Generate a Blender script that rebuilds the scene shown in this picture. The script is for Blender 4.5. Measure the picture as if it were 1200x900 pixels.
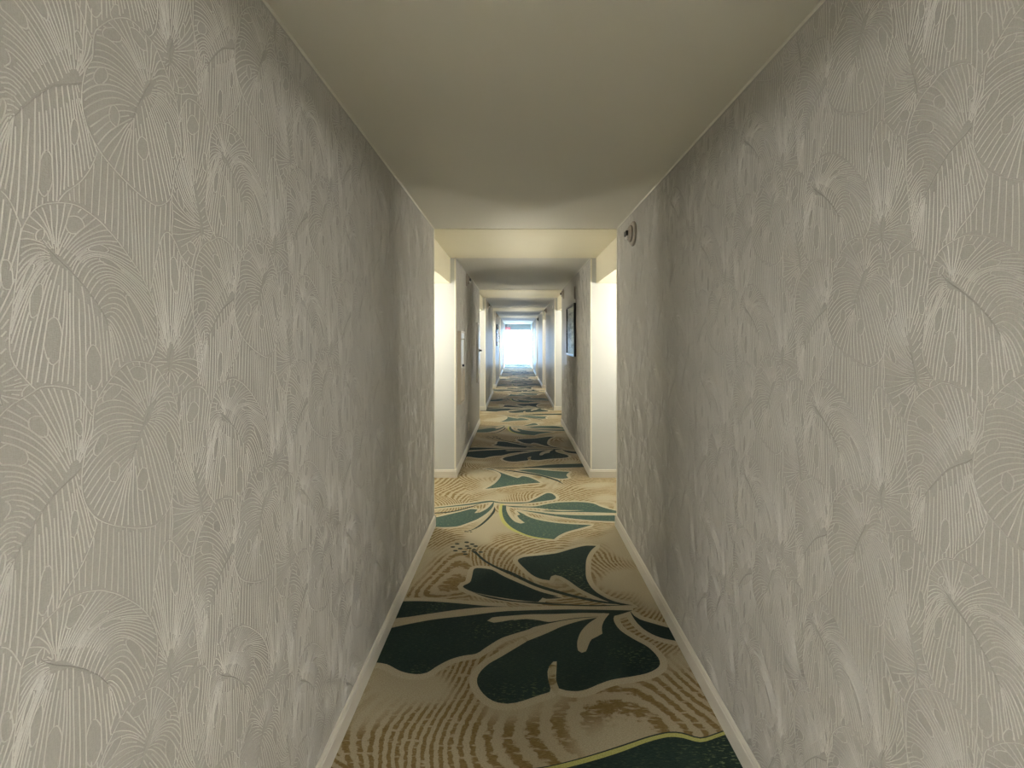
import bpy, bmesh, math, random
import numpy as np
from mathutils import Vector, geometry

random.seed(7); rng = np.random.default_rng(7)
for o in list(bpy.data.objects): bpy.data.objects.remove(o)
sc = bpy.context.scene
COL = sc.collection

# ------------------------------------------------------------------ camera
F = 520.0; VX, VY = 605.5, 398.0; EYE = 1.531
cam_d = bpy.data.cameras.new('camera'); cam = bpy.data.objects.new('camera', cam_d); COL.objects.link(cam)
cam.location = (0, 0, EYE); cam.rotation_euler = (math.pi/2, 0, 0)
cam_d.sensor_width = 36; cam_d.lens = F/1200*36
cam_d.shift_x = -(VX-600)/1200; cam_d.shift_y = -(450-VY)/1200
cam_d.clip_start = 0.02; cam_d.clip_end = 200
sc.camera = cam

# ------------------------------------------------------------------ world, exposure, daylight
w = bpy.data.worlds.new('daylight'); sc.world = w; w.use_nodes = True
bg = w.node_tree.nodes['Background']; bg.inputs[0].default_value = (0.42, 0.66, 1.0, 1); bg.inputs[1].default_value = 18.0
sc.view_settings.view_transform = 'Standard'; sc.view_settings.look = 'None'
sc.view_settings.exposure = 0.45; sc.view_settings.gamma = 1; sc.view_settings.use_curve_mapping = False
LAMP_L = 126.0            # radiance of the alcove sconces' glass
LAMP_C = (1.0, 0.94, 0.83)
NEAR_L = 156.0           # the pair right beside the camera
NEAR_C = (1.0, 0.97, 0.93)

# ------------------------------------------------------------------ dimensions (metres; camera at x=y=0, corridor runs to +y)
XL, XR, H = -0.678, 0.822, 2.44
SOF = 2.155                     # underside of the dropped alcove ceilings
HB = 0.06                       # set-back of the header face from the wallpapered face
AD = 1.00                       # alcove depth from the corridor face
ALC = [(-0.93, 0.56), (3.64, 4.93), (8.10, 9.60), (12.65, 14.05), (17.05, 18.50), (21.60, 23.00)]
Y0, Y1 = -4.6, 26.0
SEG = [(Y0, -0.93)] + [(ALC[i][1], ALC[i+1][0]) for i in range(5)] + [(23.0, Y1)]

# ------------------------------------------------------------------ materials
def mat(name, col, rough=0.6, spec=0.5, metal=0.0, emis=None, estr=0.0):
    m = bpy.data.materials.new(name); m.use_nodes = True
    b = m.node_tree.nodes['Principled BSDF']
    b.inputs['Base Color'].default_value = (*col, 1); b.inputs['Roughness'].default_value = rough
    b.inputs['Specular IOR Level'].default_value = spec; b.inputs['Metallic'].default_value = metal
    if emis:
        b.inputs['Emission Color'].default_value = (*emis, 1); b.inputs['Emission Strength'].default_value = estr
    return m
class NT:
    def __init__(s, m): s.t = m.node_tree; s.b = s.t.nodes['Principled BSDF']
    def n(s, typ, **kw):
        nd = s.t.nodes.new(typ)
        for k, v in kw.items():
            if k[0] == '_': setattr(nd, k[1:], v)
            else:
                nd.inputs[int(k[1:]) if k[0] == 'i' and k[1:].isdigit() else k].default_value = v
        return nd
    def l(s, a, b): s.t.links.new(a, b)
    def math(s, op, a, b=None, c=None, clamp=False):
        nd = s.t.nodes.new('ShaderNodeMath'); nd.operation = op; nd.use_clamp = clamp
        for i, v in enumerate((a, b, c)):
            if v is None: continue
            if isinstance(v, (int, float)): nd.inputs[i].default_value = v
            else: s.l(v, nd.inputs[i])
        return nd.outputs[0]
    def mixc(s, f, a, b):
        nd = s.t.nodes.new('ShaderNodeMix'); nd.data_type = 'RGBA'
        if isinstance(f, (int, float)): nd.inputs[0].default_value = f
        else: s.l(f, nd.inputs[0])
        for i, v in ((6, a), (7, b)):
            if isinstance(v, tuple): nd.inputs[i].default_value = (*v, 1)
            else: s.l(v, nd.inputs[i])
        return nd.outputs[2]
    def pos(s, scale=(1, 1, 1)):
        g = s.t.nodes.new('ShaderNodeNewGeometry'); mp = s.t.nodes.new('ShaderNodeMapping')
        mp.inputs['Scale'].default_value = scale; s.l(g.outputs['Position'], mp.inputs['Vector']); return mp.outputs[0]
    def noise(s, vec, scale, detail=2.0, rough=0.5, dist=0.0):
        nd = s.n('ShaderNodeTexNoise', Scale=scale, Detail=detail, Roughness=rough, Distortion=dist)
        s.l(vec, nd.inputs['Vector']); return nd.outputs['Fac']
    def sstep(s, v, a, b):
        nd = s.t.nodes.new('ShaderNodeMapRange'); nd.interpolation_type = 'SMOOTHSTEP'
        nd.inputs['From Min'].default_value = a; nd.inputs['From Max'].default_value = b
        s.l(v, nd.inputs['Value']); return nd.outputs['Result']
    def bump(s, h, strength, dist):
        nd = s.n('ShaderNodeBump', Strength=strength, Distance=dist); s.l(h, nd.inputs['Height']); s.l(nd.outputs[0], s.b.inputs['Normal'])

def wallpaper(name, c1, c2, rough, spec):
    m = mat(name, c1, rough, spec); q = NT(m)
    wv = q.noise(q.pos((260, 260, 700)), 1.0, 2.0)          # woven threads, horizontal
    wh = q.noise(q.pos((900, 900, 90)), 1.0, 2.0)           # woven threads, vertical
    streak = q.noise(q.pos((9, 9, 0.5)), 1.0, 3.0)
    t = q.math('ADD', q.math('MULTIPLY', wv, 0.5), q.math('MULTIPLY', wh, 0.5))
    f = q.math('ADD', q.sstep(t, 0.36, 0.64), q.math('MULTIPLY', q.math('SUBTRACT', streak, 0.5), 0.3), clamp=True)
    q.l(q.mixc(f, c1, c2), q.b.inputs['Base Color'])
    q.bump(t, 0.8, 0.0010)
    r = q.math('ADD', q.math('MULTIPLY', streak, 0.25), rough-0.12); q.l(r, q.b.inputs['Roughness'])
    return m
M = {}
M['paper'] = wallpaper('taupe_wallpaper', (0.36, 0.348, 0.315), (0.415, 0.402, 0.367), 0.45, 0.6)
M['rib'] = wallpaper('wallpaper_raised_rib', (0.495, 0.482, 0.445), (0.555, 0.541, 0.503), 0.40, 0.5)
M['dip'] = wallpaper('wallpaper_stem_groove', (0.33, 0.319, 0.29), (0.37, 0.357, 0.327), 0.55, 0.35)
def painted(name, col, rough=0.55, bumps=0.12, scale=160):
    m = mat(name, col, rough, 0.4); q = NT(m)
    n = q.noise(q.pos(), scale, 3.0); big = q.noise(q.pos(), 1.3, 2.0)
    f = q.sstep(big, 0.3, 0.7)
    q.l(q.mixc(f, tuple(c*0.965 for c in col), col), q.b.inputs['Base Color'])
    q.bump(n, bumps, 0.002); return m
M['cream'] = painted('cream_wall_paint', (0.55, 0.56, 0.54), 0.6)
M['ceil'] = painted('ceiling_paint', (0.70, 0.68, 0.60), 0.75, 0.25, 220)
M['header'] = painted('warm_cream_paint_bounce_tint', (0.84, 0.79, 0.62), 0.7, 0.2, 220)  # own cream on ceiling panels; on soffits the yellow paints in floor bounce
M['base'] = painted('baseboard_paint', (0.66, 0.63, 0.55), 0.38, 0.05)
M['corner'] = mat('corner_guard_vinyl', (0.80, 0.77, 0.66), 0.35)
M['black'] = mat('black_plastic', (0.012, 0.012, 0.012), 0.35)
M['blackframe'] = mat('black_painted_wood', (0.015, 0.014, 0.014), 0.3)
M['white'] = mat('white_plastic', (0.80, 0.79, 0.74), 0.35)
M['taupe_p'] = mat('taupe_painted_metal', (0.36, 0.32, 0.27), 0.5)
M['beige_p'] = mat('beige_painted_metal', (0.56, 0.50, 0.42), 0.45)
M['chrome'] = mat('brushed_metal', (0.7, 0.7, 0.7), 0.25, 0.5, 1.0)
M['red'] = mat('red_sign_face', (0.62, 0.03, 0.06), 0.4, emis=(0.9, 0.05, 0.10), estr=0.35)
M['signwhite'] = mat('sign_letters', (0.85, 0.8, 0.8), 0.4, emis=(1, 0.8, 0.8), estr=0.5)
M['alu'] = mat('white_window_frame', (0.75, 0.77, 0.78), 0.35)
M['shade'] = mat('lit_sconce_glass', (0.9, 0.9, 0.85), 0.4, emis=LAMP_C, estr=LAMP_L)
M['shade_near'] = mat('lit_sconce_glass_neutral', (0.9, 0.9, 0.85), 0.4, emis=NEAR_C, estr=NEAR_L)
M['clear'] = mat('strobe_lens', (0.55, 0.55, 0.55), 0.1)
g = mat('window_glass', (1, 1, 1), 0.0); nt = g.node_tree
for n_ in list(nt.nodes):
    if n_.type != 'OUTPUT_MATERIAL': nt.nodes.remove(n_)
out = [n_ for n_ in nt.nodes if n_.type == 'OUTPUT_MATERIAL'][0]
tr = nt.nodes.new('ShaderNodeBsdfTransparent'); gl = nt.nodes.new('ShaderNodeBsdfGlossy'); gl.inputs['Roughness'].default_value = 0.02
mx = nt.nodes.new('ShaderNodeMixShader'); mx.inputs[0].default_value = 0.06
tr.inputs[0].default_value = (0.95, 0.98, 0.98, 1)
nt.links.new(tr.outputs[0], mx.inputs[1]); nt.links.new(gl.outputs[0], mx.inputs[2]); nt.links.new(mx.outputs[0], out.inputs[0])
M['glass'] = g

# carpet
def carpet(name, kind):
    m = mat(name, (0.3, 0.3, 0.3), 0.75, 0.06); q = NT(m)
    p = q.pos()
    tuft = q.noise(q.pos((150, 330, 1)), 1.0, 2.0, 0.6)
    cross = q.noise(q.pos((55, 420, 1)), 1.0, 1.0)
    if kind == 'ground':
        base = q.mixc(q.sstep(tuft, 0.35, 0.65), (0.335, 0.288, 0.192), (0.44, 0.385, 0.268))
        # hand-drawn contour stripes: level lines of a smooth field
        field = q.noise(q.pos((0.9, 0.9, 0)), 1.0, 1.0, 0.35, 0.5)
        warp = q.n('ShaderNodeTexNoise', Scale=1.1, Detail=1.0); q.l(p, warp.inputs['Vector'])
        vm = q.t.nodes.new('ShaderNodeVectorMath'); vm.operation = 'MULTIPLY_ADD'; vm.inputs[1].default_value = (0.5, 0.5, 0)
        q.l(warp.outputs['Color'], vm.inputs[0]); q.l(q.pos((1, 1, 0)), vm.inputs[2])
        vo_ = q.n('ShaderNodeTexVoronoi', Scale=0.72); vo_.feature = 'F1'; q.l(vm.outputs[0], vo_.inputs['Vector'])
        wob = q.noise(q.pos((30, 40, 1)), 1.0, 2.0)
        ph = q.math('ADD', q.math('ADD', q.math('MULTIPLY', field, 30.0), q.math('MULTIPLY', vo_.outputs['Distance'], 110.0)), q.math('MULTIPLY', wob, 1.2))
        band = q.math('PINGPONG', ph, 1.0)
        stripe = q.sstep(q.math('ADD', band, q.math('MULTIPLY', q.math('SUBTRACT', tuft, 0.5), 0.7)), 0.42, 0.62)
        zone = q.sstep(q.noise(q.pos((1.9, 2.3, 0)), 1.0, 1.0), 0.36, 0.50)
        zone = q.math('MULTIPLY', zone, q.sstep(vo_.outputs['Distance'], 0.10, 0.22))
        brk = q.sstep(q.noise(q.pos((14, 60, 1)), 1.0, 2.0), 0.30, 0.45)
        f = q.math('MULTIPLY', q.math('MULTIPLY', stripe, zone), brk)
        gold = q.mixc(q.sstep(cross, 0.4, 0.6), (0.16, 0.108, 0.036), (0.235, 0.165, 0.066))
        # soft golden wash between the stripes
        wash = q.math('MULTIPLY', zone, 0.14)
        col = q.mixc(f, q.mixc(wash, base, (0.31, 0.225, 0.11)), gold)
    elif kind == 'halo':
        col = q.mixc(q.sstep(tuft, 0.35, 0.65), (0.37, 0.315, 0.215), (0.49, 0.43, 0.31))
    elif kind == 'lime':
        col = q.mixc(q.sstep(tuft, 0.35, 0.65), (0.36, 0.36, 0.10), (0.48, 0.46, 0.17))
    elif kind == 'line':
        col = q.mixc(tuft, (0.02, 0.03, 0.022), (0.04, 0.05, 0.035))
    else:
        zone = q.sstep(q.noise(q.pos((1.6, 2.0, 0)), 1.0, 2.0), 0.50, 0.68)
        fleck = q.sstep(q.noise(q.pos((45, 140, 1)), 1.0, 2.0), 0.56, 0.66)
        a = q.mixc(q.sstep(cross, 0.38, 0.62), (0.013, 0.025, 0.019), (0.021, 0.038, 0.030)) if kind == 'green' else q.mixc(q.sstep(cross, 0.38, 0.62), (0.035, 0.066, 0.054), (0.058, 0.098, 0.080))  # speckled petals take a lighter green that paints in the lamplight on them
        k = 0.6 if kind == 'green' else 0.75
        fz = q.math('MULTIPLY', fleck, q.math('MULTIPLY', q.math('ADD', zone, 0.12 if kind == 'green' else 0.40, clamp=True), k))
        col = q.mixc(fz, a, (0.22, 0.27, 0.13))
    q.l(col, q.b.inputs['Base Color']); q.bump(tuft, 0.6, 0.004)
    q.b.inputs['Sheen Weight'].default_value = 0.03
    return m
CK = ['ground', 'halo', 'green', 'lime', 'green_speckled_lit', 'line']
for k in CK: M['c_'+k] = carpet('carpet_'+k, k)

# ------------------------------------------------------------------ helpers
def link(name, me, mats, parent=None, kind=None, label=None, cat=None, group=None, loc=None, rot=None):
    o = bpy.data.objects.new(name, me); COL.objects.link(o)
    for m in (mats if isinstance(mats, (list, tuple)) else [mats]): me.materials.append(m)
    if parent: o.parent = parent
    if kind: o['kind'] = kind
    if label: o['label'] = label
    if cat: o['category'] = cat
    if group: o['group'] = group
    if loc: o.location = loc
    if rot: o.rotation_euler = rot
    return o
def thing(name, label, cat, loc, rotz=0.0, group=None):
    o = bpy.data.objects.new(name, None); COL.objects.link(o); o.empty_display_size = 0.05
    o.location = loc; o.rotation_euler = (0, 0, rotz); o['label'] = label; o['category'] = cat
    if group: o['group'] = group
    return o
class B:
    """collects boxes, cylinders and prisms in a bmesh and links it as one mesh"""
    def __init__(s): s.bm = bmesh.new()
    def box(s, x0, x1, y0, y1, z0, z1, mi=0, faces=None):
        v = [s.bm.verts.new((x, y, z)) for x in (x0, x1) for y in (y0, y1) for z in (z0, z1)]
        q = {'x-': (0, 1, 3, 2), 'x+': (4, 6, 7, 5), 'y-': (0, 4, 5, 1), 'y+': (2, 3, 7, 6), 'z-': (0, 2, 6, 4), 'z+': (1, 5, 7, 3)}
        for k, f in q.items():
            fc = s.bm.faces.new([v[i] for i in f]); fc.material_index = (faces or {}).get(k, mi)
        return s
    def lathe(s, prof, axis='x', n=40, mi=0, c=(0, 0, 0)):
        """prof: (radius, along) pairs from the back to the front"""
        rings = []
        for r, a in prof:
            ring = []
            for i in range(n):
                t = 2*math.pi*i/n; u, v = r*math.cos(t), r*math.sin(t)
                p = {'x': (a, u, v), 'y': (u, a, v), 'z': (u, v, a)}[axis]
                ring.append(s.bm.verts.new((p[0]+c[0], p[1]+c[1], p[2]+c[2])))
            rings.append(ring)
        for a, b in zip(rings, rings[1:]):
            for i in range(n):
                f = s.bm.faces.new((a[i], a[(i+1) % n], b[(i+1) % n], b[i])); f.smooth = False; f.material_index = mi
        for ring in (rings[0], rings[-1]):
            f = s.bm.faces.new(ring); f.material_index = mi
        return s
    def prism(s, prof, y0, y1, mi=0, axis='y'):
        """closed 2-D profile extruded along y (profile in x,z) or along x (profile in y,z)"""
        def P(a, b, t): return (a, t, b) if axis == 'y' else (t, a, b)
        A = [s.bm.verts.new(P(a, b, y0)) for a, b in prof]; C = [s.bm.verts.new(P(a, b, y1)) for a, b in prof]
        n = len(prof)
        for i in range(n):
            f = s.bm.faces.new((A[i], A[(i+1) % n], C[(i+1) % n], C[i])); f.material_index = mi
        s.bm.faces.new(A).material_index = mi; s.bm.faces.new(C).material_index = mi
        return s
    def bevel(s, w, seg=2):
        bmesh.ops.bevel(s.bm, geom=list(s.bm.edges), offset=w, segments=seg, affect='EDGES', profile=0.5, clamp_overlap=True); return s
    def mesh(s, name):
        bmesh.ops.recalc_face_normals(s.bm, faces=s.bm.faces[:])
        me = bpy.data.meshes.new(name); s.bm.to_mesh(me); s.bm.free(); return me
    def link(s, name, mats, **kw): return link(name, s.mesh(name), mats, **kw)

# ------------------------------------------------------------------ carpet pattern (floor mesh cut along the woven design)
ZF = {0: (0, 0, 1), 1: (420, 680, 6), 2: (600, 680, 6), 3: (500, 600, 7.5), 4: (600, 610, 7.5), 6: (620, 800, 4.286),
      7: (500, 560, 10), 8: (610, 560, 10), 9: (540, 530, 7.5)}
def flo(z, p):
    x0, y0, s = ZF[z]; px, py = x0+p[0]/s, y0+p[1]/s
    D = F*EYE/(py-VY); return ((px-VX)*D/F, D)
def shape(*runs):
    """runs: zoom frame, points; a third value 1 marks a sharp corner.  Returns a smooth closed floor outline"""
    pts, cor = [], []
    for i in range(0, len(runs), 2):
        for p in runs[i+1]:
            pts.append(np.array(flo(runs[i], p))); cor.append(len(p) > 2)
    n = len(pts); res = []
    for i in range(n):
        p1, p2 = pts[i], pts[(i+1) % n]
        p0 = pts[i-1] if not cor[i] else 2*p1-p2
        p3 = pts[(i+2) % n] if not cor[(i+1) % n] else 2*p2-p1
        L = np.linalg.norm(p2-p1); k = max(1, min(6, int(L/0.02)))
        d1, d2 = (p2-p0)/2, (p3-p1)/2
        for d in (d1, d2):
            nd = np.linalg.norm(d)
            if nd > L: d *= L/nd
        for j in range(k):
            t = j/k; t2, t3 = t*t, t**3
            res.append(tuple((2*t3-3*t2+1)*p1+(t3-2*t2+t)*d1+(-2*t3+3*t2)*p2+(t3-t2)*d2))
    return res
def grow(poly, w):
    P = np.array(poly); n = len(P)
    a = 0.5*np.sum(P[:, 0]*np.roll(P[:, 1], -1)-np.roll(P[:, 0], -1)*P[:, 1]); sg = 1 if a > 0 else -1
    T = np.roll(P, -1, 0)-np.roll(P, 1, 0); T /= np.maximum(np.linalg.norm(T, axis=1)[:, None], 1e-9)
    return [tuple(q) for q in P+sg*w*np.stack([T[:, 1], -T[:, 0]], 1)]
TILE = []      # (material index, outline)
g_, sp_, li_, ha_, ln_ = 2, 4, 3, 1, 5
PL = shape(1, [(-40, 560), (60, 575), (120, 578), (200, 590), (300, 640), (400, 660), (480, 650), (560, 600), (650, 555), (740, 530), (830, 515), (900, 470), (1000, 410), (1100, 375), (1200, 345)],
           2, [(150, 330), (300, 295), (450, 270), (600, 258), (720, 250), (850, 212, 1), (400, 205), (0, 215)],
           1, [(950, 225), (750, 250), (500, 280), (230, 335), (60, 385, 1)])
PM = shape(2, [(720, 250), (718, 290), (760, 350), (850, 410), (950, 465), (1010, 520), (1040, 570), (1030, 610), (960, 650), (850, 675), (700, 700), (600, 735), (530, 765), (460, 780), (380, 775), (330, 760, 1), (310, 700), (312, 640), (315, 570, 1), (290, 572), (262, 605), (250, 640), (255, 700), (272, 760, 1), (265, 785), (200, 805), (100, 840), (0, 868)],
           1, [(1130, 855), (1050, 868), (950, 850), (880, 800), (840, 740), (835, 690), (860, 640), (920, 585), (1000, 540), (1100, 480), (1200, 420)],
           2, [(100, 430), (250, 370), (350, 325), (480, 285), (600, 262, 1), (660, 210, 1), (780, 212, 1)])
F2 = shape(2, [(600, 262, 1), (530, 310), (480, 370), (458, 440), (465, 495), (490, 510), (520, 500), (540, 450), (560, 415), (600, 395), (636, 375, 1), (632, 330), (650, 280), (684, 236, 1), (640, 230)])
F1 = shape(2, [(640, 262, 1), (600, 256), (450, 265), (260, 293), (200, 283), (100, 272), (0, 282)], 1, [(1100, 275), (950, 298), (905, 285), (940, 262), (1060, 250), (1200, 240)], 2, [(300, 237), (500, 230), (684, 233, 1)])
PN = shape(2, [(830, 213, 1), (860, 250), (900, 275), (1000, 305), (1110, 335), (1280, 360, 1), (1290, 450, 1), (1175, 430), (1050, 405), (950, 360), (880, 300), (840, 240)])
P1 = shape(4, [(50, 350), (100, 322), (250, 305), (400, 285), (520, 250), (640, 222), (740, 222, 1), (690, 270), (655, 340), (648, 430), (655, 510), (700, 590), (780, 655), (900, 710), (1060, 745, 1), (950, 742), (850, 715), (740, 670), (600, 600), (500, 530), (430, 490), (380, 478), (345, 490), (330, 525, 1), (260, 515), (180, 480), (100, 410)])
PS = shape(3, [(385, 340, 1), (430, 342, 1), (520, 425), (620, 480), (750, 528)], 4, [(200, 550), (400, 614), (600, 668), (800, 708), (1060, 744, 1), (800, 726), (600, 690), (400, 640), (200, 577), (0, 482)], 3, [(620, 500), (500, 432), (430, 370)])
P2 = shape(3, [(318, 655), (380, 618), (400, 560), (420, 498), (500, 495), (580, 510), (680, 565), (850, 640), (1000, 700), (1160, 742, 1), (1020, 752), (1000, 772), (980, 790), (850, 780), (700, 760), (550, 735), (400, 700)])
P2b = shape(3, [(330, 672, 1), (420, 708), (560, 743), (800, 783), (1200, 798)], 4, [(300, 722), (600, 740), (1060, 743, 1), (700, 754), (300, 738), (0, 713)], 3, [(900, 803), (700, 782), (520, 748)])
P2c = shape(4, [(255, 675, 1), (330, 668), (445, 678, 1), (380, 686), (300, 688)])
P3 = shape(1, [(150, 160, 1), (330, 147), (500, 148), (700, 162), (900, 180), (1060, 185, 1), (850, 192), (700, 207), (500, 235), (350, 258), (250, 270), (120, 300, 1)])
def ell(z, cx, cy, rx, ry, n=10): return [flo(z, (cx+rx*math.cos(2*math.pi*i/n), cy+ry*math.sin(2*math.pi*i/n))) for i in range(n)]
for P in (PL, PM, PN, P1, P2, P3): TILE.append((ha_, grow(P, 0.035)))
for P in (PL, PM, PN, P1, P2, P3, PS): TILE.append((g_, P))
for P in (P2b, P2c): TILE.append((ln_, P))
for P in (F1, F2): TILE.append((ha_, P))
for cx, cy in [(268, 280), (352, 266), (400, 283), (230, 307), (295, 322), (355, 300), (372, 318), (430, 300), (253, 340), (330, 350), (340, 370), (475, 352), (415, 332)]:
    TILE.append((ln_, ell(3, cx, cy, 22, 7)))
BA = shape(7, [(-150, 372, 1), (90, 348), (300, 326), (500, 302), (700, 270), (770, 268), (850, 284), (1000, 290), (1150, 286)], 8, [(100, 280), (200, 232), (310, 178), (370, 185), (415, 225), (395, 252), (300, 268), (150, 288), (0, 302)], 7, [(1000, 302), (850, 296), (770, 283), (700, 290), (500, 318), (300, 338), (90, 359), (-150, 384, 1)])
BB = shape(7, [(-150, 420, 1), (90, 408), (300, 390), (500, 340), (640, 298, 1), (500, 352), (300, 402), (90, 419), (-150, 432, 1)])
BC = shape(7, [(-250, 505, 1), (90, 465), (250, 430), (400, 395), (520, 365), (598, 372, 1), (560, 412, 1), (620, 405), (700, 365), (755, 315), (790, 275, 1), (780, 330), (720, 400), (600, 480), (450, 540), (350, 570), (200, 578), (90, 572), (-250, 560, 1)])
BD = shape(7, [(795, 335, 1), (802, 390), (750, 462), (650, 552), (560, 602), (490, 625, 1), (560, 590), (640, 535), (730, 450), (775, 390)])
BL = shape(7, [(865, 305, 1), (846, 380), (856, 450), (895, 535), (1000, 618), (1200, 695)], 8, [(100, 697), (250, 716), (395, 722, 1), (250, 690), (0, 620)], 7, [(1000, 560), (925, 470), (905, 400), (905, 310, 1)])
BE = shape(7, [(885, 322, 1), (932, 322, 1), (935, 380), (970, 450), (1030, 510), (1105, 535), (1150, 525, 1), (1090, 480), (1062, 440), (1095, 430, 1), (1055, 388, 1), (1130, 420)], 8, [(80, 450), (200, 490), (400, 525), (600, 542), (835, 552, 1), (700, 590), (550, 630), (450, 675), (392, 720, 1), (250, 705), (100, 675), (0, 636)], 7, [(1000, 582), (920, 505), (885, 410)])
BF = shape(7, [(900, 325, 1), (1200, 336)], 8, [(200, 330), (350, 300), (500, 285), (700, 283), (850, 300), (950, 340), (1130, 388), (1300, 425, 1), (1130, 413), (950, 407), (700, 402), (400, 399), (250, 388), (380, 378), (250, 358), (100, 347), (-80, 345, 1)])
BF2 = shape(8, [(290, 370, 1), (500, 377), (750, 381, 1), (600, 388), (450, 388)])
BG = shape(8, [(-40, 372, 1), (200, 398), (400, 425), (700, 438), (1130, 439), (1330, 440, 1), (1330, 520, 1), (1130, 511), (900, 502), (600, 476), (400, 448), (220, 418)])
for P in (BA, BC, BE, BF, BG): TILE.append((ha_, grow(P, 0.030)))
TILE.append((li_, BL))
for P in (BB, BD): TILE.append((g_, P))
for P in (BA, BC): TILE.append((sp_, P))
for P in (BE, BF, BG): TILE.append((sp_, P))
TILE.append((ha_, BF2))
for cx, cy in [(480, 630), (505, 618), (520, 632), (455, 628)]: TILE.append((ln_, ell(7, cx, cy, 16, 5)))
CA = shape(9, [(200, 143, 1), (270, 147), (340, 173), (400, 195), (500, 225), (540, 210), (600, 220), (660, 245), (700, 268, 1), (600, 275), (450, 290), (330, 310), (215, 322, 1), (290, 280), (340, 230), (350, 190), (290, 158)])
CB = shape(9, [(490, 156, 1), (650, 149), (800, 163), (955, 172, 1), (928, 200), (947, 226, 1), (880, 233), (800, 220), (650, 185)])
CC = shape(9, [(330, 150, 1), (500, 166), (700, 198), (850, 243), (905, 282, 1), (840, 252), (690, 208), (500, 176)])
CD = shape(9, [(480, 137, 1), (620, 126), (800, 108), (1080, 99), (1300, 92, 1), (1300, 130, 1), (1090, 131), (900, 136), (700, 139)])
CE = shape(9, [(230, 140, 1), (420, 136), (620, 132, 1), (420, 142)])
for P in (CA, CB): TILE.append((ha_, grow(P, 0.035)))
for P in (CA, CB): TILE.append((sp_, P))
for P in (CC, CD, CE): TILE.append((g_, P))
NEAR = [(ln_, shape(6, [(-150, 440, 1), (60, 424), (250, 380), (450, 318), (600, 268), (700, 246), (770, 250), (860, 274), (940, 252), (1010, 226), (1250, 130, 1), (1300, 700, 1), (0, 700, 1)])),
        (li_, shape(6, [(-120, 448, 1), (60, 430), (250, 386), (450, 326), (600, 276), (700, 253), (770, 257), (860, 281), (940, 259), (1010, 233), (1250, 142, 1), (1300, 700, 1), (0, 700, 1)])),
        (g_, shape(6, [(100, 450, 1), (300, 398), (450, 352), (600, 297), (700, 273), (770, 277), (860, 299), (940, 277), (1010, 252), (1250, 165, 1), (1300, 690, 1), (60, 690, 1)]))]
REP = 3.70
polys = []
for k in range(-1, 7):
    if k == 0: polys += NEAR
    for mi, P in TILE:
        Q = [(x, y+k*REP) for x, y in P]
        if k == -1 and max(q[1] for q in Q) > 0.9: continue
        polys.append((mi, Q))
FX0, FX1 = XL-AD, XR+AD
order = {1: 0, 3: 1, 2: 2, 4: 2, 5: 3}
verts = [Vector((FX0, Y0)), Vector((FX1, Y0)), Vector((FX1, Y1)), Vector((FX0, Y1))]; faces = [[0, 1, 2, 3]]; fm = [0]
for mi, Q in polys:
    Q = [(min(max(x, FX0), FX1), min(max(y, Y0+.01), Y1-.01)) for x, y in Q]
    if max(q[1] for q in Q)-min(q[1] for q in Q) < 0.002: continue
    i0 = len(verts); verts += [Vector(q) for q in Q]; faces.append(list(range(i0, len(verts)))); fm.append(mi)
edges = [(f[i], f[(i+1) % len(f)]) for f in faces for i in range(len(f))]
vo, eo, fo, ov, oe, of = geometry.delaunay_2d_cdt(verts, edges, [], 0, 1e-5, True)
VO = np.array([(v.x, v.y) for v in vo]); FO = np.array([list(f) for f in fo]); CE_ = VO[FO].mean(1)
fmat = np.zeros(len(FO), np.int32)
def inside(P, poly):
    x, y = P[:, 0], P[:, 1]; r = np.zeros(len(P), bool); n = len(poly)
    for i in range(n):
        x1, y1 = poly[i]; x2, y2 = poly[(i+1) % n]
        if y1 == y2: continue
        c = (y1 > y) != (y2 > y); r ^= c & (x < (x2-x1)*(y-y1)/(y2-y1)+x1)
    return r
for mi, Q in polys:
    q0 = np.min(Q, axis=0); q1 = np.max(Q, axis=0)
    ii = np.nonzero(((CE_ > q0) & (CE_ < q1)).all(1))[0]
    if len(ii): fmat[ii[inside(CE_[ii], Q)]] = mi
me = bpy.data.meshes.new('floor')
me.from_pydata([(x, y, 0.0) for x, y in VO], [], FO.tolist())
me.polygons.foreach_set('material_index', fmat); me.update()
floor = link('floor', me, [M['c_'+k] for k in CK], kind='structure')
if floor.data.polygons[0].normal.z < 0: floor.data.flip_normals()

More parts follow.
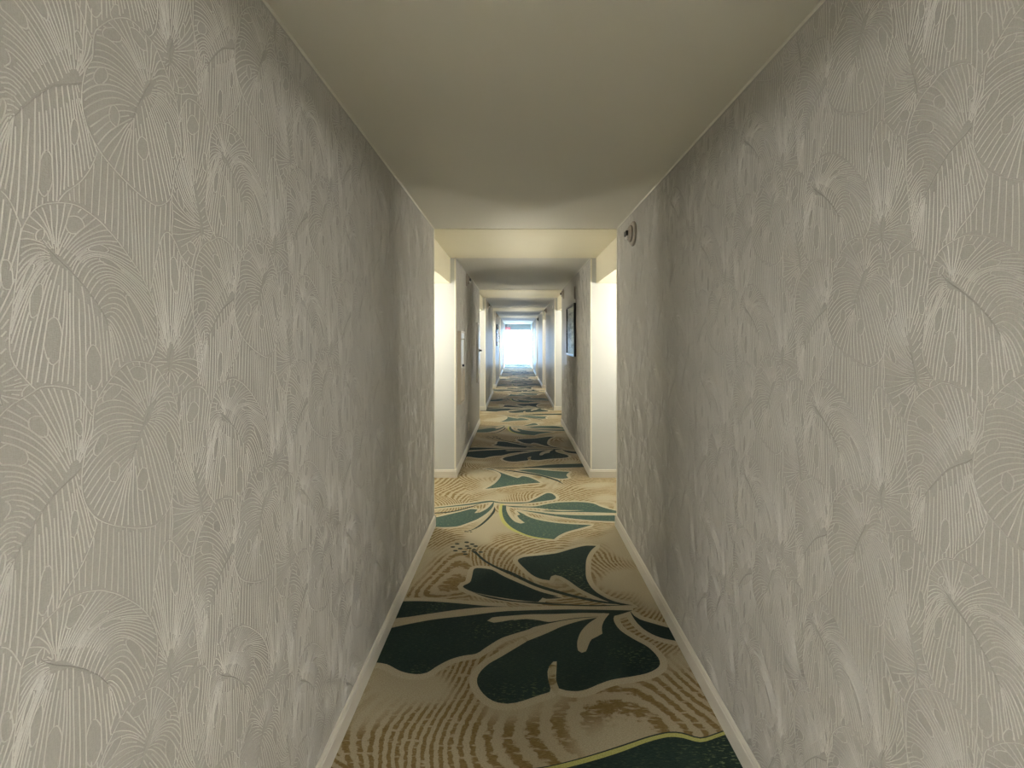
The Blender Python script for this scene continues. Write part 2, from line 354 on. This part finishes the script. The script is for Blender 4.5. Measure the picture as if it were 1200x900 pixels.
# ------------------------------------------------------------------ palm-leaf relief of the wallpaper
def LP(x, y):  # left-wall pixel -> (s, z)
    D = -XL*F/(VX-x); return D, EYE+(VY-y)*D/F
def RP(x, y):  # right-wall pixel -> same pattern frame
    D = XR*F/(x-VX); return -D+1.196+0.681, EYE+(VY-y)*D/F-0.271
LEAF = {
 'P': (LP, 80, [(25, 640, 24, 700, 18, 780), (42, 612, 42, 680, 35, 770), (55, 592, 60, 660, 60, 730), (70, 575, 76, 640, 76, 695), (82, 562, 90, 610, 97, 660), (90, 556, 102, 590, 112, 620), (94, 548, 112, 540, 126, 552), (93, 543, 108, 518, 120, 505), (92, 540, 100, 510, 104, 482), (90, 538, 93, 500, 90, 460), (87, 540, 82, 500, 70, 453), (84, 543, 68, 490, 50, 453), (82, 546, 58, 495, 33, 463), (80, 550, 50, 505, 12, 476), (77, 556, 42, 515, -8, 497), (70, 568, 32, 530, -20, 520), (62, 578, 25, 548, -28, 552), (55, 588, 18, 567, -30, 588), (46, 601, 12, 590, -30, 620), (36, 617, 8, 612, -26, 652), (26, 636, 2, 640, -20, 690), (14, 660, 2, 690, -12, 740), (16, 655, 12, 710, 4, 775)]),
 'Q': (LP, 76, [(66, 298, 62, 270, 58, 238), (68, 298, 77, 266, 88, 240), (70, 300, 90, 275, 113, 256), (74, 304, 98, 280, 127, 270), (80, 310, 108, 286, 142, 288), (85, 318, 115, 296, 165, 322), (92, 326, 125, 305, 178, 350), (100, 336, 135, 318, 184, 372), (106, 345, 140, 330, 184, 395), (112, 355, 145, 342, 180, 415), (118, 362, 148, 365, 170, 430), (124, 372, 140, 388, 156, 445), (127, 380, 132, 420, 138, 470), (118, 365, 122, 410, 126, 475), (105, 345, 110, 400, 112, 480), (95, 335, 100, 400, 98, 488), (85, 322, 86, 400, 84, 490), (75, 315, 70, 390, 60, 470), (66, 310, 48, 370, 35, 450), (60, 307, 35, 345, 12, 415), (58, 302, 38, 312, 15, 360), (58, 298, 40, 298, 20, 318), (58, 294, 42, 285, 22, 290), (60, 290, 45, 276, 26, 268), (63, 292, 54, 264, 40, 246)]),
 'T': (LP, 58, [(178, 472, 188, 458, 197, 453), (180, 478, 192, 466, 204, 466), (178, 484, 195, 474, 208, 482), (176, 490, 196, 492, 212, 520), (174, 494, 192, 512, 205, 555), (170, 500, 186, 540, 200, 590), (166, 512, 176, 560, 186, 612), (160, 528, 166, 570, 172, 618), (156, 538, 150, 580, 148, 618), (154, 542, 140, 570, 122, 612), (158, 530, 134, 555, 106, 600), (161, 519, 130, 535, 97, 580), (163, 510, 128, 518, 96, 556), (166, 502, 130, 504, 100, 530), (168, 496, 135, 492, 108, 508), (168, 492, 138, 480, 109, 492), (168, 488, 140, 466, 111, 476), (169, 485, 145, 458, 118, 462), (170, 482, 150, 455, 130, 444), (171, 480, 156, 450, 143, 430), (172, 478, 162, 448, 153, 424), (174, 476, 170, 448, 166, 424), (176, 474, 179, 448, 182, 430)]),
 'R': (LP, 48, [(198, 405, 192, 350, 186, 290), (199, 400, 198, 340, 196, 272), (201, 402, 206, 350, 208, 290), (203, 405, 213, 370, 220, 330), (204, 412, 216, 392, 226, 368), (204, 416, 220, 402, 233, 392), (203, 420, 220, 412, 236, 408), (202, 423, 220, 420, 237, 424), (202, 427, 218, 430, 233, 440), (201, 432, 212, 440, 221, 450), (200, 436, 205, 450, 206, 462), (198, 436, 192, 450, 186, 462), (197, 432, 184, 440, 174, 448), (196, 426, 182, 428, 167, 436), (195, 422, 180, 418, 165, 420), (195, 416, 182, 402, 168, 396), (196, 410, 186, 375, 176, 345)]),
 'U': (RP, 56, [(1066, 449, 1050, 448, 1032, 444), (1066, 446, 1048, 440, 1031, 428), (1066, 442, 1045, 430, 1032, 408), (1065, 436, 1045, 415, 1034, 382), (1063, 428, 1046, 395, 1037, 350), (1060, 415, 1048, 370, 1043, 322), (1058, 400, 1054, 350, 1053, 305), (1060, 395, 1068, 350, 1073, 305), (1063, 408, 1078, 370, 1086, 332), (1065, 420, 1085, 390, 1098, 352), (1068, 432, 1088, 405, 1103, 376), (1070, 440, 1092, 420, 1108, 400), (1071, 446, 1092, 436, 1112, 422), (1072, 450, 1092, 448, 1111, 446), (1071, 455, 1088, 464, 1102, 476), (1070, 458, 1078, 478, 1082, 498), (1067, 458, 1060, 478, 1054, 496), (1066, 455, 1050, 466, 1036, 474), (1065, 452, 1048, 457, 1031, 459)]),
}
STEM = {'P': (LP, [(95, 549), (88, 557), (75, 569), (62, 582), (52, 596), (38, 618), (24, 642), (8, 672)]),
        'Q': (LP, [(47, 279), (56, 292), (66, 303), (84, 320), (100, 338), (115, 358), (128, 382)]),
        'T': (LP, [(180, 458), (175, 478), (168, 496), (160, 520), (154, 540)]),
        'R': (LP, [(203, 398), (198, 420), (199, 432), (203, 452)]),
        'U': (RP, [(1062, 420), (1067, 440), (1069, 450), (1071, 464)])}
LAT = (0.375, 0.30, 0.60)      # half-drop repeat of the paper
leaves = {}
for k, (fn, N, keys) in LEAF.items():
    K = np.array([[*fn(a, b), *fn(c, d), *fn(e, f)] for a, b, c, d, e, f in keys]); n = len(K)
    fine = []
    for i in range(n):
        p0, p1, p2, p3 = K[i-1], K[i], K[(i+1) % n], K[(i+2) % n]
        for j in range(24):
            t = j/24; fine.append(0.5*((2*p1)+(p2-p0)*t+(2*p0-5*p1+4*p2-p3)*t*t+(3*p1-p0-3*p2+p3)*t**3))
    fine = np.array(fine); outline = fine[::3, 4:6]
    seg = np.linalg.norm(np.roll(fine[:, 4:6], -1, 0)-fine[:, 4:6], axis=1)*0.75+np.linalg.norm(np.roll(fine[:, 2:4], -1, 0)-fine[:, 2:4], axis=1)*0.5
    cum = np.concatenate([[0], np.cumsum(seg)]); idx = np.searchsorted(cum, np.linspace(0, cum[-1], N, endpoint=False), side='right')-1
    ribs = []; gaps = {}
    i = 4
    while i < N-4:
        a = rng.uniform(0.30, 0.62); L = rng.uniform(0.16, 0.34)
        gaps[i] = (a, a+L); gaps[i+1] = (a+0.02, a+L-0.03); i += int(rng.integers(5, 11))
    for j, ii in enumerate(idx):
        v = fine[ii % len(fine)]; a, m_, b = v[0:2], v[2:4], v[4:6]
        c = 2*m_-(a+b)/2; L = np.linalg.norm(b-a)
        t = np.linspace(0.0 if j % 2 == 0 else 0.16, rng.uniform(0.95, 1.0), max(6, int(L/0.0085)))[:, None]
        p = (1-t)**2*a+2*t*(1-t)*c+t*t*b
        p = p+np.stack([np.sin(t[:, 0]*9+j), np.cos(t[:, 0]*7+j*1.7)], 1)*0.0006
        ok = np.ones(len(t), bool)
        if j in gaps: ok = ~((t[:, 0] > gaps[j][0]) & (t[:, 0] < gaps[j][1]))
        ribs.append((p, ok, (a, c, b)))
    def at(j, t):
        a, c, b = ribs[j % N][2]; return (1-t)**2*a+2*t*(1-t)*c+t*t*b
    caps = []
    for j in [j for j in gaps if j+1 in gaps]:
        t0, t1 = gaps[j]
        for e, sg in ((t0, -1), (t1, 1)):
            q0, q1, q2, q3 = at(j-1, e-sg*0.07), at(j, e+sg*0.05), at(j+1, e+sg*0.05), at(j+2, e-sg*0.07)
            u = np.linspace(0, 1, 9)[:, None]; caps.append((1-u)**3*q0+3*u*(1-u)**2*q1+3*u*u*(1-u)*q2+u**3*q3)
    sf, sp = STEM[k]
    leaves[k] = dict(out=outline, ribs=ribs, caps=caps, stem=np.array([sf(*q) for q in sp]), cz=outline[:, 1].mean())
RANK = {'P': 1.40, 'T': 1.34, 'Q': 1.66, 'R': 1.70, 'U': 1.52}
cell = []      # (points, ok flags, half width, material)
def clip(P, k):
    hid = np.zeros(len(P), bool)
    for k2, L2 in leaves.items():
        for a in range(-2, 3):
            for b in range(-3, 4):
                off = np.array([a*LAT[0], a*LAT[1]+b*LAT[2]])
                if k is not None:
                    if (k2 == k and a == 0 and b == 0) or RANK[k2]+off[1] >= RANK[k]-1e-6 and not (k2 == k and off[1] < 0): continue
                lo = L2['out'].min(0)+off; hi = L2['out'].max(0)+off
                if (P.max(0) < lo).any() or (P.min(0) > hi).any(): continue
                hid |= inside(P-off, L2['out'])
    return hid
for k, L in leaves.items():
    for P in L['caps']: cell.append((P, ~clip(P, k), 0.0010, 1))
    for P, ok, _ in L['ribs']:
        P0 = np.array(P); ok2 = ok & ~clip(P0, k); cell.append((P0, ok2, 0.00115, 1))
    o = np.vstack([L['out'], L['out'][:1]]); cell.append((o, ~clip(o, k), 0.0008, 1))
    st = L['stem']; tt = np.linspace(0, len(st)-1, 5*len(st)); st2 = np.stack([np.interp(tt, range(len(st)), st[:, i]) for i in (0, 1)], 1)
    cell.append((st2, ~clip(st2, k), 0.0017, 2))
for i in range(40):                      # long drooping lines between the leaves
    s0 = 0.60+i*LAT[0]/40; z = np.linspace(1.0, 1.6, 60)
    P = np.stack([s0+0.006*np.sin(z*2*math.pi/0.6+i*0.5), z], 1); cell.append((P, ~clip(P, None), 0.0008, 1))

def relief(a, b, z0, z1, shift_s, shift_z, sgn):
    """ribbons for the wall stretch y in [a,b]; returns verts (y,z,h), faces, material"""
    V, Fc, Mi = [], [], []; nv = 0
    smin, smax = (a-shift_s, b-shift_s) if sgn > 0 else (shift_s-b, shift_s-a)
    i0, i1 = int(math.floor((smin-0.9)/LAT[0]))-1, int(math.ceil((smax-0.6)/LAT[0]))+2
    for P, ok, hw, mi in cell:
        T = np.gradient(P, axis=0); T /= np.maximum(np.linalg.norm(T, axis=1)[:, None], 1e-9)
        Nn = np.stack([-T[:, 1], T[:, 0]], 1)*hw; n = len(P)
        for i in range(i0, i1):
            for j in range(-8, 9):
                off = np.array([i*LAT[0], i*LAT[1]+j*LAT[2]+shift_z]); Q = P+off
                ys = Q[:, 0] if sgn > 0 else -Q[:, 0]
                ys = ys+shift_s
                if ys.max() < a or ys.min() > b or Q[:, 1].max() < z0 or Q[:, 1].min() > z1: continue
                g = ok & (ys > a+0.003) & (ys < b-0.003) & (Q[:, 1] > z0) & (Q[:, 1] < z1)
                e = g[:-1] & g[1:]
                if not e.any(): continue
                s = 1 if sgn > 0 else -1
                A = np.stack([ys-s*Nn[:, 0], Q[:, 1]-Nn[:, 1], np.zeros(n)], 1)
                C = np.stack([ys, Q[:, 1], np.full(n, 0.0008)], 1)
                Bq = np.stack([ys+s*Nn[:, 0], Q[:, 1]+Nn[:, 1], np.zeros(n)], 1)
                V.append(np.concatenate([A, C, Bq]))
                ii = np.nonzero(e)[0]
                f1 = np.stack([ii, ii+1, n+ii+1, n+ii], 1)+nv; f2 = np.stack([n+ii, n+ii+1, 2*n+ii+1, 2*n+ii], 1)+nv
                Fc += [f1, f2]; Mi.append(np.full(2*len(ii), mi)); nv += 3*n
    return np.concatenate(V), np.concatenate(Fc), np.concatenate(Mi)

def wall_block(name, side, a, b, relief_on):
    X = XL if side < 0 else XR; back = X+side*AD*1.0
    x0, x1 = min(X, back), max(X, back)
    # box verts; corridor face = wallpaper(0), alcove returns and the rest = cream(3)
    V = [(x, y, z) for x in (x0, x1) for y in (a, b) for z in (0, H)]
    q = {'x-': (0, 1, 3, 2), 'x+': (4, 6, 7, 5), 'y-': (0, 4, 5, 1), 'y+': (2, 3, 7, 6), 'z-': (0, 2, 6, 4), 'z+': (1, 5, 7, 3)}
    Fb = np.array(list(q.values())); face = 'x+' if side < 0 else 'x-'
    Mb = np.array([0 if k == face else 3 for k in q])
    V = np.array(V, float)
    if relief_on:
        if side < 0: RV, RF, RM = relief(a+0.016, b-0.016, 0.092, H-0.012, 0.0, 0.0, 1)
        else: RV, RF, RM = relief(a+0.016, b-0.016, 0.092, H-0.012, 1.491+0.386*0, -0.016, -1)
        W = np.stack([X-side*(RV[:, 2]+0.00005), RV[:, 0], RV[:, 1]], 1)
        RF = RF+8
        V = np.concatenate([V, W]); Fb = np.concatenate([Fb, RF]); Mb = np.concatenate([Mb, RM])
        used = np.unique(Fb); mp = np.zeros(len(V), int); mp[used] = np.arange(len(used)); V = V[used]; Fb = mp[Fb]
    me = bpy.data.meshes.new(name)
    me.vertices.add(len(V)); me.vertices.foreach_set('co', V.ravel())
    me.loops.add(Fb.size); me.loops.foreach_set('vertex_index', Fb.ravel().astype(np.int32))
    me.polygons.add(len(Fb)); me.polygons.foreach_set('loop_start', (np.arange(len(Fb))*4).astype(np.int32))
    me.polygons.foreach_set('material_index', Mb.astype(np.int32))
    me.update(calc_edges=True); me.validate(); me.shade_flat()
    o = link(name, me, [M['paper'], M['rib'], M['dip'], M['cream']], kind='structure')
    print('wall', name, a, b, len(V))
    return o
# the right wall's pattern frame: s = -D + 1.877 -> y = 1.877 - s
for i, (a, b) in enumerate(SEG):
    wall_block('wall_left', -1, a, b, i in (1, 2))
    wall_block('wall_right', 1, a, b, i in (1, 2))
# alcove backs, dropped alcove ceilings with their header faces
for side, nm in ((-1, 'wall_left'), (1, 'wall_right')):
    X = XL if side < 0 else XR
    for a, b in ALC:
        xb = X+side*AD; x0, x1 = sorted((xb, xb+side*0.1))
        B().box(x0, x1, a-0.1, b+0.1, 0, H).link(nm, M['cream'], kind='structure')
        x0, x1 = sorted((X+side*HB, xb))
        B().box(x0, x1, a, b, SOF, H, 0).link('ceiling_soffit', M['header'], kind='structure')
B().box(FX0-0.1, FX1+0.1, Y0-0.1, Y1+0.3, H, H+0.12).link('ceiling', M['ceil'], kind='structure')
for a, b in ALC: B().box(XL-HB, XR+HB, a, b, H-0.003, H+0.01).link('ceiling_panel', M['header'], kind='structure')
B().box(FX0-0.1, FX1+0.1, Y0-0.1, Y1+0.3, -0.12, -0.004).link('floor_slab', M['cream'], kind='structure')
B().box(FX0-0.1, FX1+0.1, Y0-0.1, Y0, 0, H).link('wall_back', M['cream'], kind='structure')

# end wall: header above a full-width window
HZ = 2.13
B().box(XL-0.2, XR+0.2, Y1, Y1+0.16, HZ, H).link('wall_end', M['cream'], kind='structure')
B().box(FX0-0.1, XL, Y1, Y1+0.16, 0, H).link('wall_end', M['cream'], kind='structure')
B().box(XR, FX1+0.1, Y1, Y1+0.16, 0, H).link('wall_end', M['cream'], kind='structure')
win = B()
for x0, x1, z0, z1 in ((XL, XL+0.045, 0, HZ), (XR-0.045, XR, 0, HZ), (XL+.045, XR-.045, HZ-0.05, HZ), (XL+.045, XR-.045, 0, 0.09), (0.052, 0.092, 0.09, HZ-0.05)):
    win.box(x0, x1, Y1+0.03, Y1+0.09, z0, z1)
wf = win.link('window_1', M['alu'], kind='structure')
gp = B().box(XL+0.045, XR-0.045, Y1+0.055, Y1+0.063, 0.09, HZ-0.05).link('window_pane', M['glass'], parent=wf)
pl = bpy.data.lights.new('window_portal', 'AREA'); pl.shape = 'RECTANGLE'; pl.size = XR-XL; pl.size_y = HZ; pl.cycles.is_portal = True
po = bpy.data.objects.new('window_portal', pl); COL.objects.link(po); po.location = ((XL+XR)/2, Y1+0.02, HZ/2); po.rotation_euler = (-math.pi/2, 0, 0)

# baseboards, corner guards, ceiling edge bead
BP = [(0, 0), (0.013, 0), (0.013, 0.070), (0.010, 0.074), (0.010, 0.080), (0.006, 0.088), (0, 0.090)]
for side, nm in ((-1, 'left'), (1, 'right')):
    X = XL if side < 0 else XR
    for a, b in SEG:
        B().prism([(X-side*p, z) for p, z in BP], a, b).link('baseboard_'+nm, M['base'], kind='structure')
        B().prism([(X, H), (X-side*0.006, H), (X-side*0.005, H-0.003), (X, H-0.006)], a, b).link('trim_'+nm, M['ceil'], kind='structure')
        for y, s in ((a, 1), (b, -1)):
            if y in (Y0, Y1): continue
            g0 = B(); y0, y1 = sorted((y-s*0.0025, y+s*0.014)); x0, x1 = sorted((X-side*0.0025, X)); g0.box(x0, x1, y0, y1, 0.09, H-0.01)
            y0, y1 = sorted((y-s*0.0025, y)); x0, x1 = sorted((X, X+side*0.014)); g0.box(x0, x1, y0, y1, 0.09, H-0.01)
            g0.link('trim_'+nm, M['corner'], kind='structure')
    for a, b in ALC:
        xb = X+side*AD
        for y, s in ((a, 1), (b, -1)):
            B().prism([(y+s*p, z) for p, z in BP], X-side*0.013, xb, axis='x').link('baseboard_'+nm, M['base'], kind='structure')
        B().prism([(xb-side*p, z) for p, z in BP], a+.013, b-.013).link('baseboard_'+nm, M['base'], kind='structure')

# ------------------------------------------------------------------ alcove sconces
def sconce(side, y, gm):
    X = (XL if side < 0 else XR)+side*AD
    t = thing('wall_sconce', 'glowing glass wall sconce on the back wall of a side alcove', 'wall lamp', (X, y, 1.78), 0.0 if side < 0 else math.pi, 'alcove sconces')
    B().box(0.001, 0.012, -0.055, 0.055, -0.15, 0.15).bevel(0.004).link('back_plate', M['chrome'], parent=t)
    B().box(0.012, 0.05, -0.012, 0.012, -0.012, 0.012).link('arm', M['chrome'], parent=t)
    B().lathe([(0.045, -0.13), (0.058, -0.125), (0.058, 0.125), (0.045, 0.13)], 'z', 24, c=(0.108, 0, 0)).link('lamp_shade', gm, parent=t)
def dome(side, y):
    t = thing('ceiling_light', 'flush dome lamp under the dropped ceiling of the alcove beside the viewer', 'light', ((XL if side < 0 else XR)+side*0.80, y, SOF), 0, 'flush dome lamps of the nearest alcoves')
    B().lathe([(0.185, 0.0), (0.185, -0.012), (0.175, -0.018)], 'z').link('canopy', M['white'], parent=t)
    B().lathe([(0.170, -0.016), (0.158, -0.045), (0.125, -0.070), (0.070, -0.086), (0.01, -0.090)], 'z').link('diffuser', M['shade_near'], parent=t)
for i, (a, b) in enumerate(ALC):
    for side in (-1, 1):
        if i == 0: dome(side, -0.32)
        else: sconce(side, (a+b)/2, M['shade'])

# ------------------------------------------------------------------ wall fittings
def on_wall(side, y, z):
    """location and rotation so that local +x points into the corridor"""
    return ((XL if side < 0 else XR), y, z), (0.0 if side < 0 else math.pi)
def strobe(side, y, z, label, black=False):
    loc, r = on_wall(side, y, z)
    t = thing('fire_alarm_strobe', label, 'fire alarm', loc, r, 'fire alarm strobes along the corridor walls')
    B().lathe([(0.086, 0.0), (0.086, 0.010), (0.080, 0.016), (0.062, 0.020)], 'x').link('back_plate', M['black'] if black else M['taupe_p'], parent=t)
    B().lathe([(0.060, 0.018), (0.058, 0.030), (0.040, 0.044), (0.034, 0.046)], 'x').link('housing', M['black'] if black else M['taupe_p'], parent=t)
    B().box(0.040, 0.062, -0.030, 0.030, -0.016, 0.018).bevel(0.004).link('strobe_lens', M['black'], parent=t)
    B().box(0.040, 0.054, -0.032, 0.032, -0.036, -0.018).bevel(0.003).link('lamp_window', M['white'] if not black else M['black'], parent=t)
strobe(1, 3.12, 2.275, 'round alarm strobe high on the right wall, nearest the camera')
strobe(-1, 5.98, 2.335, 'small alarm strobe high on the left wall above the white cabinet')
strobe(1, 7.77, 2.33, 'small alarm strobe at the far end of the wall with the large framed picture')
strobe(-1, 10.2, 2.32, 'tiny alarm strobe on the left wall, just past the second left alcove')
strobe(1, 12.2, 2.33, 'tiny alarm strobe on the right wall, just before the third right alcove')
strobe(-1, 14.7, 2.32, 'tiny alarm strobe on the left wall above the distant framed picture')
strobe(1, 16.7, 2.30, 'black alarm horn high on the distant right wall, darkest of the row', True)

def picture(side, y0, y1, z0, z1, label):
    loc, r = on_wall(side, (y0+y1)/2, (z0+z1)/2)
    t = thing('framed_picture', label, 'picture', loc, r, None)
    w, h, d, fw = (y1-y0)/2, (z1-z0)/2, 0.032, 0.028
    fr = B(); fr.box(0.001, d, -w, -w+fw, -h, h).box(0.001, d, w-fw, w, -h, h).box(0.001, d, -w+fw, w-fw, -h, -h+fw).box(0.001, d, -w+fw, w-fw, h-fw, h)
    fr.link('frame', M['blackframe'], parent=t)
    B().box(0.001, 0.014, -w+fw, w-fw, -h+fw, h-fw).link('mat_board', M['white'], parent=t)
    B().box(0.014, 0.016, -w+0.12, w-0.12, -h+0.11, h-0.11).link('print', M['art'], parent=t)
    B().box(0.019, 0.021, -w+fw, w-fw, -h+fw, h-fw).link('glass', M['pglass'], parent=t)
m = mat('monochrome_landscape_print', (0.4, 0.4, 0.4), 0.5); q = NT(m)
bands = q.noise(q.pos((3, 3, 16)), 1.0, 4.0); q.l(q.mixc(q.sstep(bands, 0.35, 0.62), (0.22, 0.22, 0.24), (0.75, 0.76, 0.78)), q.b.inputs['Base Color']); M['art'] = m
g2 = g.copy(); g2.name = 'picture_glass'; M['pglass'] = g2
[n_ for n_ in g2.node_tree.nodes if n_.type == 'MIX_SHADER'][0].inputs[0].default_value = 0.22
picture(1, 6.15, 7.10, 1.294, 2.04, 'large black framed picture on the right wall beyond the first alcove')
picture(-1, 15.0, 16.1, 1.32, 2.05, 'distant black framed picture on the left wall near the bright end window')

# taupe speaker plate above the near picture
loc, r = on_wall(1, 6.25, 2.19); t = thing('wall_speaker', 'faint taupe speaker plate on the right wall above the large picture', 'speaker', loc, r)
B().box(0.001, 0.014, -0.05, 0.05, -0.085, 0.085).bevel(0.004).link('plate', M['taupe_p'], parent=t)
gr = B()
for k in range(6): gr.box(0.013, 0.0155, -0.036, 0.036, -0.055+k*0.02, -0.045+k*0.02)
gr.link('grille', M['black'], parent=t)

# extinguisher cabinet, left wall
loc, r = on_wall(-1, 5.24, 0.79); t = thing('wall_cabinet', 'tall narrow cabinet on the left wall with white upper door and beige lower panel', 'cabinet', loc, r)
c = B(); w = 0.175
c.box(0.001, 0.045, -w, -w+0.018, 0, 0.84).box(0.001, 0.045, w-0.018, w, 0, 0.84).box(0.001, 0.045, -w+.018, w-.018, 0.822, 0.84).box(0.001, 0.045, -w+.018, w-.018, 0, 0.018).box(0.001, 0.045, -w+.018, w-.018, 0.395, 0.41)
c.link('frame', M['beige_p'], parent=t)
B().box(0.006, 0.038, -w+.02, w-.02, 0.412, 0.745).bevel(0.003).link('door', M['white'], parent=t)
sgn = B().box(0.006, 0.042, -w+.02, w-.02, 0.752, 0.82).bevel(0.003).link('sign_panel', M['white'], parent=t)
B().box(0.006, 0.034, -w+.02, w-.02, 0.02, 0.393).bevel(0.003).link('lower_panel', M['beige_p'], parent=t)
B().box(0.038, 0.060, -0.03, 0.02, 0.425, 0.450).bevel(0.004).link('handle', M['black'], parent=t)

# slim white hatch with a black latch farther along the left wall
loc, r = on_wall(-1, 7.66, 0.80); t = thing('service_hatch', 'slim white service hatch with black latch, left wall before the second alcove', 'hatch', loc, r)
B().box(0.001, 0.020, -0.17, 0.17, 0, 1.02).bevel(0.003).link('frame', M['white'], parent=t)
dd = B().box(0.020, 0.032, -0.145, 0.145, 0.025, 0.995).bevel(0.003).link('door', M['white'], parent=t)
B().box(0.032, 0.040, -0.055, 0.0, 0.515, 0.575).bevel(0.003).box(0.040, 0.075, -0.05, -0.02, 0.53, 0.56).box(0.06, 0.078, -0.05, 0.05, 0.53, 0.553).link('latch', M['black'], parent=t)

# outlet low on the left wall
loc, r = on_wall(-1, 6.24, 0.313); t = thing('wall_outlet', 'cream electrical outlet low on the left wall above the baseboard', 'outlet', loc, r)
B().box(0.001, 0.007, -0.036, 0.036, -0.058, 0.058).bevel(0.002).link('cover_plate', M['corner'], parent=t)
for z in (-0.024, 0.024):
    s_ = B().box(0.007, 0.009, -0.017, 0.017, z-0.014, z+0.014).link('socket', M['white'], parent=t)
    B().box(0.0088, 0.0095, -0.008, -0.005, z-0.006, z+0.006).box(0.0088, 0.0095, 0.005, 0.008, z-0.006, z+0.006).link('slot', M['black'], parent=s_)

# sidewall sprinkler
loc, r = on_wall(1, 10.1, 2.27); t = thing('wall_sprinkler', 'tiny white sprinkler head on the right wall beyond the second alcove', 'sprinkler', loc, r)
B().lathe([(0.036, 0.0005), (0.036, 0.004), (0.02, 0.012)], 'x').link('escutcheon', M['white'], parent=t)
B().lathe([(0.010, 0.012), (0.010, 0.040), (0.022, 0.041), (0.022, 0.044)], 'x', 20).link('head', M['chrome'], parent=t)

# exit sign at the end
t = thing('exit_sign', 'red exit sign at the top left of the bright end window', 'sign', (XL+0.165, Y1-0.06, 2.10))
B().box(-0.145, 0.145, 0.0, 0.058, 0.0, 0.15).bevel(0.006).link('housing', M['red'], parent=t)
B().box(-0.03, 0.03, 0.01, 0.045, 0.149, 0.34).link('bracket', M['white'], parent=t)
tc = bpy.data.curves.new('exit_text', 'FONT'); tc.body = 'EXIT'; tc.size = 0.13; tc.align_x = 'CENTER'; tc.align_y = 'CENTER'; tc.extrude = 0.002; tc.offset = 0.003
tmp = bpy.data.objects.new('tmp', tc); COL.objects.link(tmp); bpy.context.view_layer.update()
tm = bpy.data.meshes.new_from_object(tmp.evaluated_get(bpy.context.evaluated_depsgraph_get())); bpy.data.objects.remove(tmp)
link('letters', tm, M['signwhite'], parent=t, loc=(0, -0.002, 0.075), rot=(math.pi/2, 0, 0))
t = thing('emergency_light', 'small grey emergency light on the header above the end window', 'light', (0.26, Y1, 2.27))
B().box(-0.09, 0.09, -0.05, -0.001, -0.035, 0.035).bevel(0.008).link('housing', M['beige_p'], parent=t)
for x in (-0.05, 0.05): B().lathe([(0.026, -0.05), (0.030, -0.075), (0.027, -0.078)], 'y', 20, c=(x, 0, 0)).link('lamp_head', M['clear'], parent=t)
